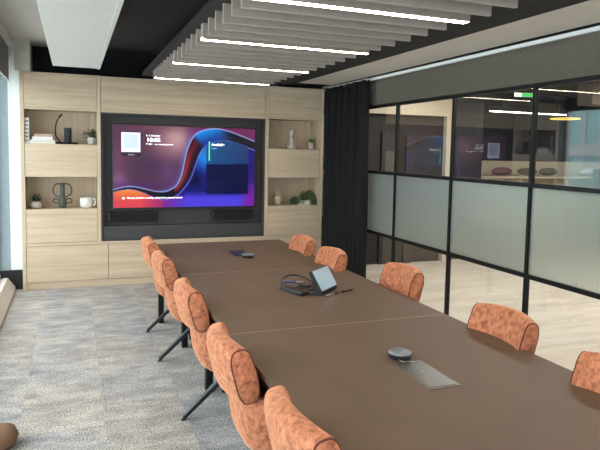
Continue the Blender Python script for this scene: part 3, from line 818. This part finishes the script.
CH = [
 (.985, 5.66, 0.00, 'rust velvet chair, farthest on the window side of the table, nearest the oak drawers'),
 (.985, 4.84, 0.02, 'rust velvet chair, second from the drawers on the window side, showing splayed black legs'),
 (.988, 3.71, 0.00, 'rust velvet chair, middle one on the window side of the table'),
 (.975, 2.63, 0.00, 'rust velvet chair, second nearest the camera on the window side'),
 (1.002, 1.79, 0.03, 'rust velvet chair in the foreground, cut off by the bottom edge of the picture'),
 (1.790, 5.44, PI, 'rust velvet chair back, farthest on the glass side, in front of the oak tower'),
 (1.765, 4.67, PI, 'rust velvet chair back before the black curtain, behind the small tilted tablet'),
 (1.975, 3.83, PI, 'rust velvet chair back, middle one on the glass side, right of the curtain'),
 (1.860, 2.57, PI, 'rust velvet chair back on the glass side, level with the flat metal cable hatch'),
 (1.775, 1.72, PI, 'rust velvet chair back cut off by the right edge of the picture'),
]
for i, (x, y, rz, lb) in enumerate(CH):
    o = proto if i == 0 else copy_tree(proto)
    o.location = (x, y, 0); o.rotation_euler = (0, 0, rz)
    tag(o, lb, 'chair', 'rust velvet chairs around the table')

# ================================================================== THINGS ON THE TABLE
M_puck = flat('grey_puck_top', (118, 124, 130), .35, metal=.3)
def puck(x, y, lb, ang):
    e = empty('conference_microphone', (x, y, TZ+.0004))
    m = MB(); m.lathe([(0, 0), (.050, 0), (.056, .003), (.057, .011), (.054, .014), (.049, .015), (.049, .018), (.0575, .0185), (.0575, .021), (0, .021)], n=36); m.build('body', M_blackpl, e, smooth=False)
    m = MB(); m.lathe([(0, .0213), (.058, .0213), (.059, .027), (.055, .032), (.030, .0348), (0, .0352)], n=36); m.build('top_dial', M_puck, e, smooth=True)
    m = MB()
    for a in (0.3, 2.4, 4.5): m.lathe([(0, .0352), (.003, .0352), (.003, .0362), (0, .0362)], c=(.026*math.cos(a), .026*math.sin(a), 0), n=10)
    m.build('button', M_silver, e)
    m = MB(); m.tube(cr3([(-.03, -.048, .006), (-.02, -.075, .004), (.012, -.078, .004), (.022, -.10, .006)]), .0025, 6); m.build('cable', M_silver if ang else M_blackpl, e, smooth=True)
    tag(e, lb, 'microphone', 'round table microphones')
def cr3(pts, n=6):
    P = [Vector(p) for p in pts]; P = [P[0]]+P+[P[-1]]; out = []
    for i in range(1, len(P)-2):
        for k in range(n):
            t_ = k/n; p0, p1, p2, p3 = P[i-1:i+3]
            out.append(.5*((2*p1)+(p2-p0)*t_+(2*p0-5*p1+4*p2-p3)*t_**2+(3*p1-p0-3*p2+p3)*t_**3))
    out.append(P[-2]); return out
puck(1.468, 2.462, 'round grey table microphone in the foreground, touching the metal hatch', 1)
puck(1.498, 5.275, 'round grey table microphone at the far end, beside the dark hatch', 0)
# tilted touch tablet on wedge stand
wdir = Vector((.742, .670, 0)).normalized(); ang = math.atan2(wdir.y, wdir.x)
e = empty('touch_controller', (1.672, 3.792, TZ), ang)
w = .128; hh = .165
# side profile (local y back, z up): wedge
pr_ = [(0, 0), (.080, 0), (.082, .008), (.034, .030), (.100, .146), (.094, .158), (.078, .164), (-.004, .030)]
m = MB(); m.hexa([(-w, y, z) for y, z in pr_], [(w, y, z) for y, z in pr_]); m.build('wedge_body', M_blackpl, e)
dv = Vector((0, .082, .134)).normalized(); nv = Vector((0, -dv.z, dv.y))
def onface(a, s_, off): p = Vector((0, -.004, .030))+dv*s_+nv*off; return (a, p.y, p.z)
m = MB(); m.hexa([onface(-w+.004, .004, .0003), onface(w-.004, .004, .0003), onface(w-.004, .153, .0003), onface(-w+.004, .153, .0003)], [onface(-w+.004, .004, .003), onface(w-.004, .004, .003), onface(w-.004, .153, .003), onface(-w+.004, .153, .003)])
sm, snt, sb = newmat('tablet_screen'); sb.inputs['Base Color'].default_value = rgba((120, 136, 146)); sb.inputs['Roughness'].default_value = .2; sb.inputs['Emission Color'].default_value = rgba((140, 162, 176)); sb.inputs['Emission Strength'].default_value = .45
m.build('screen', sm, e)
tag(e, 'small touch tablet on a tilted wedge stand, middle of the table', 'tablet')
# cables and adaptor
e = empty('cable_bundle', (1.53, 3.93, TZ))
m = MB()
m.tube(cr3([(-.10, -.16, .007), (-.15, -.02, .010), (-.13, .10, .055), (-.03, .16, .075), (.06, .10, .055), (.10, .02, .010), (.02, -.05, .008), (.14, -.02, .012)]), .007, 8)
m.tube(cr3([(-.12, -.08, .006), (-.04, -.14, .006), (.04, -.19, .006), (.09, -.13, .006), (.03, -.04, .012), (-.06, .02, .010), (-.02, .08, .007)]), .0055, 8)
m.tube(cr3([(-.10, .05, .006), (-.02, .02, .016), (.06, .06, .014), (.13, .10, .006)]), .005, 8)
m.build('cable', M_blackpl, e, smooth=True)
m = MB(); m.box(-.015, .015, -.05, .05, 0, .022, bev=.004, rot=(0, 0, .4), piv=(0, 0, 0)); o = m.build('plug', M_blackpl, e); o.location = (.03, .06, 0)
tag(e, 'black coiled cables beside the tilted tablet', 'cable')
m = MB(); m.box(-.035, .035, -.12, .12, 0, .026, bev=.005); o = m.build('power_adaptor', M_blackpl); o.location = (1.435, 3.86, TZ); o.rotation_euler = (0, 0, .30)
tag(o, 'slim black adaptor box lying left of the coiled cables', 'adaptor')
def pen(p, rz, L_, m1, m2, lb):
    e = empty('pen', p, rz)
    m = MB(); m.tube([(0, 0, .006), (L_*.62, 0, .006)], .0055, 10); m.build('barrel', m1, e, smooth=True)
    m = MB(); m.tube([(L_*.62, 0, .006), (L_*.93, 0, .006)], .006, 10); m.tube([(L_*.93, 0, .006), (L_, 0, .006)], .005, 10, r1=.001); m.build('cap', m2, e, smooth=True)
    m = MB(); m.box(L_*.02, L_*.3, -.0015, .0015, .0115, .0135); m.build('clip', m2, e)
    tag(e, lb, 'pen')
pen((1.465, 4.165, TZ), -.15, .15, flat('blue_pen', (40, 52, 150), .3), M_silver, 'blue pen lying behind the coiled cables')
pen((1.605, 3.685, TZ), .50, .15, M_silver, M_blackpl, 'silver pen lying in front of the tilted tablet')
pen((1.75, 3.755, TZ), .42, .13, M_blackpl, M_blackpl, 'black pen lying just beyond the tip of the silver pen')

# ================================================================== SHELF OBJECTS
def soft(o): return o
M_leaf = flat('leaf_green', (86, 116, 68), .6, var=.25, bscale=300)
M_leafd = flat('leaf_dark', (52, 66, 58), .55, var=.2, bscale=300)
M_leafo = flat('leaf_olive', (76, 92, 66), .6, var=.3, bscale=300)
SF1, SF2 = 1.755, .973     # shelf tops
YS = CY+.15
# upright binder
e = empty('binder', (-.502, YS-.02, SF1))
m = MB(); m.box(-.025, .025, -.1, .1, 0, .30, bev=.003); m.build('cover', M_whitec, e)
m = MB()
for k in range(6): m.box(-.018, .018, -.103, -.0995, .025+k*.045, .045+k*.045)
m.build('spine_marks', flat('spine_print', (140, 136, 132), .7), e)
tag(e, 'white upright binder with grey spine marks at the left of the top shelf', 'binder')
z = SF1
for k, (w_, d_, h_, xo, c, lb) in enumerate(((.28, .21, .042, -.335, (222, 218, 208), 'wide white book at the bottom of the flat stack'), (.225, .18, .040, -.335, (232, 230, 226), 'white book in the middle of the flat stack'), (.20, .16, .034, -.325, (186, 160, 140), 'smaller tan book on top of the flat stack'))):
    e = empty('book', (xo, YS-.02, z), 0)
    pg = MB(); pg.box(-w_/2+.004, w_/2-.004, -d_/2+.004, d_/2-.004, .003, h_-.003); pg.build('pages', flat('book_pages', (224, 218, 204), .9), e)
    cv = MB(); cv.box(-w_/2, w_/2, -d_/2, d_/2, 0, .003); cv.box(-w_/2, w_/2, -d_/2, d_/2, h_-.003, h_); cv.box(-w_/2, w_/2, -d_/2, -d_/2+.003, .003, h_-.003); cv.build('cover', flat('book_cover', c, .6), e)
    tag(e, lb, 'book', 'books stacked flat on the top shelf'); z += h_
# gooseneck ornament
e = empty('gooseneck_lamp', (-.10, YS, SF1))
m = MB(); m.box(-.10, .16, -.07, .07, 0, .024, bev=.006); m.build('base', M_black, e)
m = MB(); m.tube(cr3([(-.04, 0, .02), (-.09, 0, .10), (-.095, 0, .20), (-.07, 0, .29), (-.035, 0, .345)]), .007, 8); m.build('neck', M_black, e, smooth=True)
m = MB(); m.tube([(-.048, 0, .325), (-.018, 0, .365)], .013, 10, r1=.009); m.build('lamp_head', M_black, e, smooth=True)
tag(e, 'black curved gooseneck lamp on the top left shelf', 'lamp')
e = empty('cylinder_speaker', (-.055, YS-.01, SF1+.0245))
m = MB(); m.lathe([(0, 0), (.040, 0), (.043, .004), (.043, .165), (.040, .170), (0, .170)], n=28); m.build('body', flat('speaker_slate', (44, 52, 56), .8, bump=.4), e)
m = MB(); m.lathe([(0, .1702), (.036, .1702), (.034, .174), (0, .174)], n=28); m.build('top_cap', M_blackpl, e)
tag(e, 'small dark cylindrical speaker beside the gooseneck lamp', 'speaker')

def leafblade(m, base, d, L_, w_, droop=.3, nseg=4):
    d = Vector(d).normalized(); side = d.cross(Vector((0, 0, 1)))
    side = side.normalized() if side.length > 1e-3 else Vector((1, 0, 0))
    upv = side.cross(d).normalized(); p = Vector(base); pa = pb = None
    th = .0012
    rings = []
    for k in range(nseg+1):
        t_ = k/nseg; ww = w_*math.sin(PI*(.12+.86*t_))
        q = p+d*L_*t_+Vector((0, 0, -droop*L_*t_*t_))
        rings.append([q-side*ww, q-upv*th*2, q+side*ww, q+upv*th])
    m.loft([[tuple(v) for v in r] for r in rings])
# potted plant
e = empty('potted_plant', (.215, YS, SF1))
m = MB(); m.lathe([(0, 0), (.036, 0), (.044, .012), (.048, .085), (.046, .09), (.041, .086), (.040, .07), (0, .07)], n=28); m.build('pot', flat('pale_grey_pot', (196, 194, 188), .6), e, smooth=True)
m = MB()
for k in range(46):
    a = random.uniform(0, 2*PI); el = random.uniform(.2, 1.3)
    d = (math.cos(a)*math.cos(el), math.sin(a)*math.cos(el)*.7, math.sin(el))
    bs = (d[0]*.04, d[1]*.04, .075+random.uniform(0, .07))
    leafblade(m, bs, d, random.uniform(.06, .10), random.uniform(.011, .018), .3)
m.build('foliage', M_leafo, e)
m = MB()
for k in range(8):
    a = k*.8; m.tube([(0, 0, .06), (.05*math.cos(a), .04*math.sin(a), .15)], .002, 5)
m.build('stem', M_leafo, e)
tag(e, 'green leafy plant in a pale pot at the right of the top left shelf', 'potted plant')
# succulent in low round vase
e = empty('potted_succulent', (-.418, YS, SF2))
m = MB(); m.lathe([(0, 0), (.045, 0), (.066, .018), (.073, .045), (.060, .075), (.040, .088), (.036, .086), (.030, .075), (0, .07)], n=32); m.build('pot', flat('greige_pot', (186, 176, 164), .6), e, smooth=True)
m = MB()
for ring, (n_, el, L_, w_) in enumerate(((8, .5, .075, .016), (7, .95, .095, .017), (5, 1.3, .11, .015))):
    for k in range(n_):
        a = 2*PI*k/n_+ring*.4; leafblade(m, (.012*math.cos(a), .012*math.sin(a), .08), (math.cos(a)*math.cos(el), math.sin(a)*math.cos(el), math.sin(el)), L_, w_, .05)
m.build('rosette', M_leafd, e)
tag(e, 'dark succulent in a low greige round pot on the lower left shelf', 'potted plant')
# sculptural looped vase
e = empty('looped_vase', (-.125, YS, SF2)); M_lv = flat('verdigris_ceramic', (72, 80, 76), .6, bump=.3)
m = MB(); m.lathe([(0, 0), (.034, 0), (.046, .03), (.048, .075), (.036, .12), (.028, .15), (.029, .30), (.031, .306), (.024, .302), (.022, .16), (0, .15)], n=28); m.build('body', M_lv, e, smooth=True)
for s in (-1, 1):
    m = MB(); m.tube(cr3([(s*.026, 0, .295), (s*.075, 0, .290), (s*.105, 0, .235), (s*.095, 0, .175), (s*.05, 0, .140), (s*.030, 0, .135)]), .008, 8); m.build('handle', M_lv, e, smooth=True)
    m = MB(); m.tube(cr3([(s*.040, 0, .105), (s*.085, 0, .115), (s*.108, 0, .09), (s*.09, 0, .065), (s*.045, 0, .06)]), .008, 8); m.build('handle', M_lv, e, smooth=True)
tag(e, 'dark green sculptural vase with looped handles on the lower left shelf', 'vase')
# white wide mug
e = empty('white_jug', (.150, YS, SF2))
m = MB(); m.lathe([(0, 0), (.055, 0), (.068, .012), (.078, .06), (.076, .115), (.072, .125), (.068, .120), (.070, .06), (.05, .02), (0, .018)], n=32); m.build('body', M_whitec, e, smooth=True)
m = MB(); m.tube(cr3([(.070, -.015, .105), (.095, -.03, .105), (.104, -.03, .065), (.09, -.025, .03), (.066, -.01, .028)]), .009, 8); m.build('handle', M_whitec, e, smooth=True)
tag(e, 'wide white jug with handle at the right of the lower left shelf', 'jug')
# chess bishop / king ornament
e = empty('chess_ornament', (2.853, YS, SF1)); M_ch = flat('off_white_resin', (206, 200, 190), .5)
m = MB(); m.lathe([(0, 0), (.070, 0), (.074, .012), (.070, .035), (.056, .045), (.050, .055), (.038, .075), (.028, .12), (.024, .165), (.026, .175), (.040, .180), (.040, .188), (.028, .193), (.026, .20), (.036, .225), (.038, .245), (.030, .268), (.012, .280), (.009, .29), (0, .29)], n=32); m.build('body', M_ch, e, smooth=True)
m = MB(); m.lathe([(0, .284), (.010, .286), (.013, .296), (.009, .306), (0, .309)], n=14); m.build('finial', M_ch, e, smooth=True)
tag(e, 'off-white chess piece ornament on the upper right shelf', 'ornament')
# tiny plant
e = empty('tiny_potted_plant', (3.150, YS, SF1))
m = MB(); m.lathe([(0, 0), (.034, 0), (.037, .006), (.038, .098), (.035, .100), (.033, .094), (0, .09)], n=24); m.build('pot', flat('speckled_pot', (198, 194, 188), .6), e, smooth=True)
m = MB()
for k in range(40):
    a = random.uniform(0, 2*PI); el = random.uniform(.2, 1.45)
    leafblade(m, (.01*math.cos(a), .01*math.sin(a), .094), (math.cos(a)*math.cos(el), math.sin(a)*math.cos(el), math.sin(el)), random.uniform(.06, .09), .012, .25)
m.build('foliage', M_leaf, e)
tag(e, 'tiny green plant in a white cylinder pot on the upper right shelf', 'potted plant')
# ginger jar
e = empty('ginger_jar', (2.668, YS, SF2)); M_gj = flat('glazed_beige', (190, 178, 156), .3)
m = MB(); m.lathe([(0, 0), (.036, 0), (.048, .02), (.062, .07), (.064, .105), (.050, .130), (.030, .138), (.028, .146), (0, .146)], n=32); m.build('body', M_gj, e, smooth=True)
m = MB(); m.lathe([(0, .1465), (.034, .1465), (.036, .152), (.022, .166), (.008, .172), (.011, .180), (.006, .188), (0, .189)], n=24); m.build('lid', M_gj, e, smooth=True)
tag(e, 'glossy beige lidded jar on the lower right shelf', 'jar')
# trailing plant in white trough
e = empty('trailing_plant', (3.03, YS-.02, SF2))
m = MB(); m.hexa([(-.09, -.05, 0), (.09, -.05, 0), (.09, .05, 0), (-.09, .05, 0)], [(-.105, -.062, .062), (.105, -.062, .062), (.105, .062, .062), (-.105, .062, .062)]); m.build('trough', M_whitec, e)
m = MB(); st = MB()
for k in range(20):
    a = random.uniform(-.5, PI+.5); r = random.uniform(.05, .11); hgt = random.uniform(.10, .20)
    sgn = 1 if math.cos(a) > -.1 else -1
    ex_ = r*1.1*math.cos(a)+.02
    P = cr3([(ex_*.3, .02*math.sin(a), .06), (ex_*.8+.03, .03*math.sin(a)-.01, hgt), (ex_*1.35+.03, -.04, hgt*.75), (ex_*1.75+.035*sgn, -.07, max(.03, hgt*.25))], 5)
    st.tube(P, .0022, 5)
    for p in P[1:]:
        for s_ in range(4):
            aa = random.uniform(0, 2*PI)
            leafblade(m, p, (math.cos(aa), math.sin(aa)*.6, random.uniform(-.4, .6)), random.uniform(.026, .042), random.uniform(.009, .014), .4, 3)
m.build('foliage', M_leafd if False else flat('ivy_green', (92, 112, 80), .6, var=.3, bscale=300), e); st.build('stem', M_leafo, e)
for s_ in range(1):
    m = MB(); bl = MB()
    for k in range(5):
        y_ = random.uniform(-.02, .02); P = cr3([(-.06, y_, .06), (-.11, -.03+y_, .10), (-.15, -.05+y_, .07+.012*k), (-.175-.008*k, -.05+y_, .03+.01*k)], 4); m.tube(P, .002, 5)
        for p in P[2:]:
            for q in range(3):
                aa = random.uniform(0, 2*PI); leafblade(bl, p, (math.cos(aa), math.sin(aa)*.5, random.uniform(-.3, .6)), .034, .011, .4, 3)
    m.build('runner', M_leafo, e); bl.build('runner_leaves', flat('ivy_green', (92, 112, 80), .6, var=.3, bscale=300), e)
tag(e, 'trailing green plant in a low white trough on the lower right shelf', 'potted plant')
# brown soft stool at the lower left corner of the picture
e = empty('floor_pouf', (-.425, 3.70, 0))
m = MB(); m.lathe([(0, 0), (.07, 0), (.10, .02), (.115, .06), (.10, .10), (.06, .118), (0, .122)], n=28); m.build('cushion', flat('brown_suede', (120, 92, 70), .95, bump=.3), e, smooth=True)
m = MB(); m.lathe([(0, .121), (.012, .1215), (.012, .125), (0, .127)], n=12); m.build('button', M_piping, e)
tag(e, 'small brown floor pouf on the carpet at the lower left corner', 'pouf')
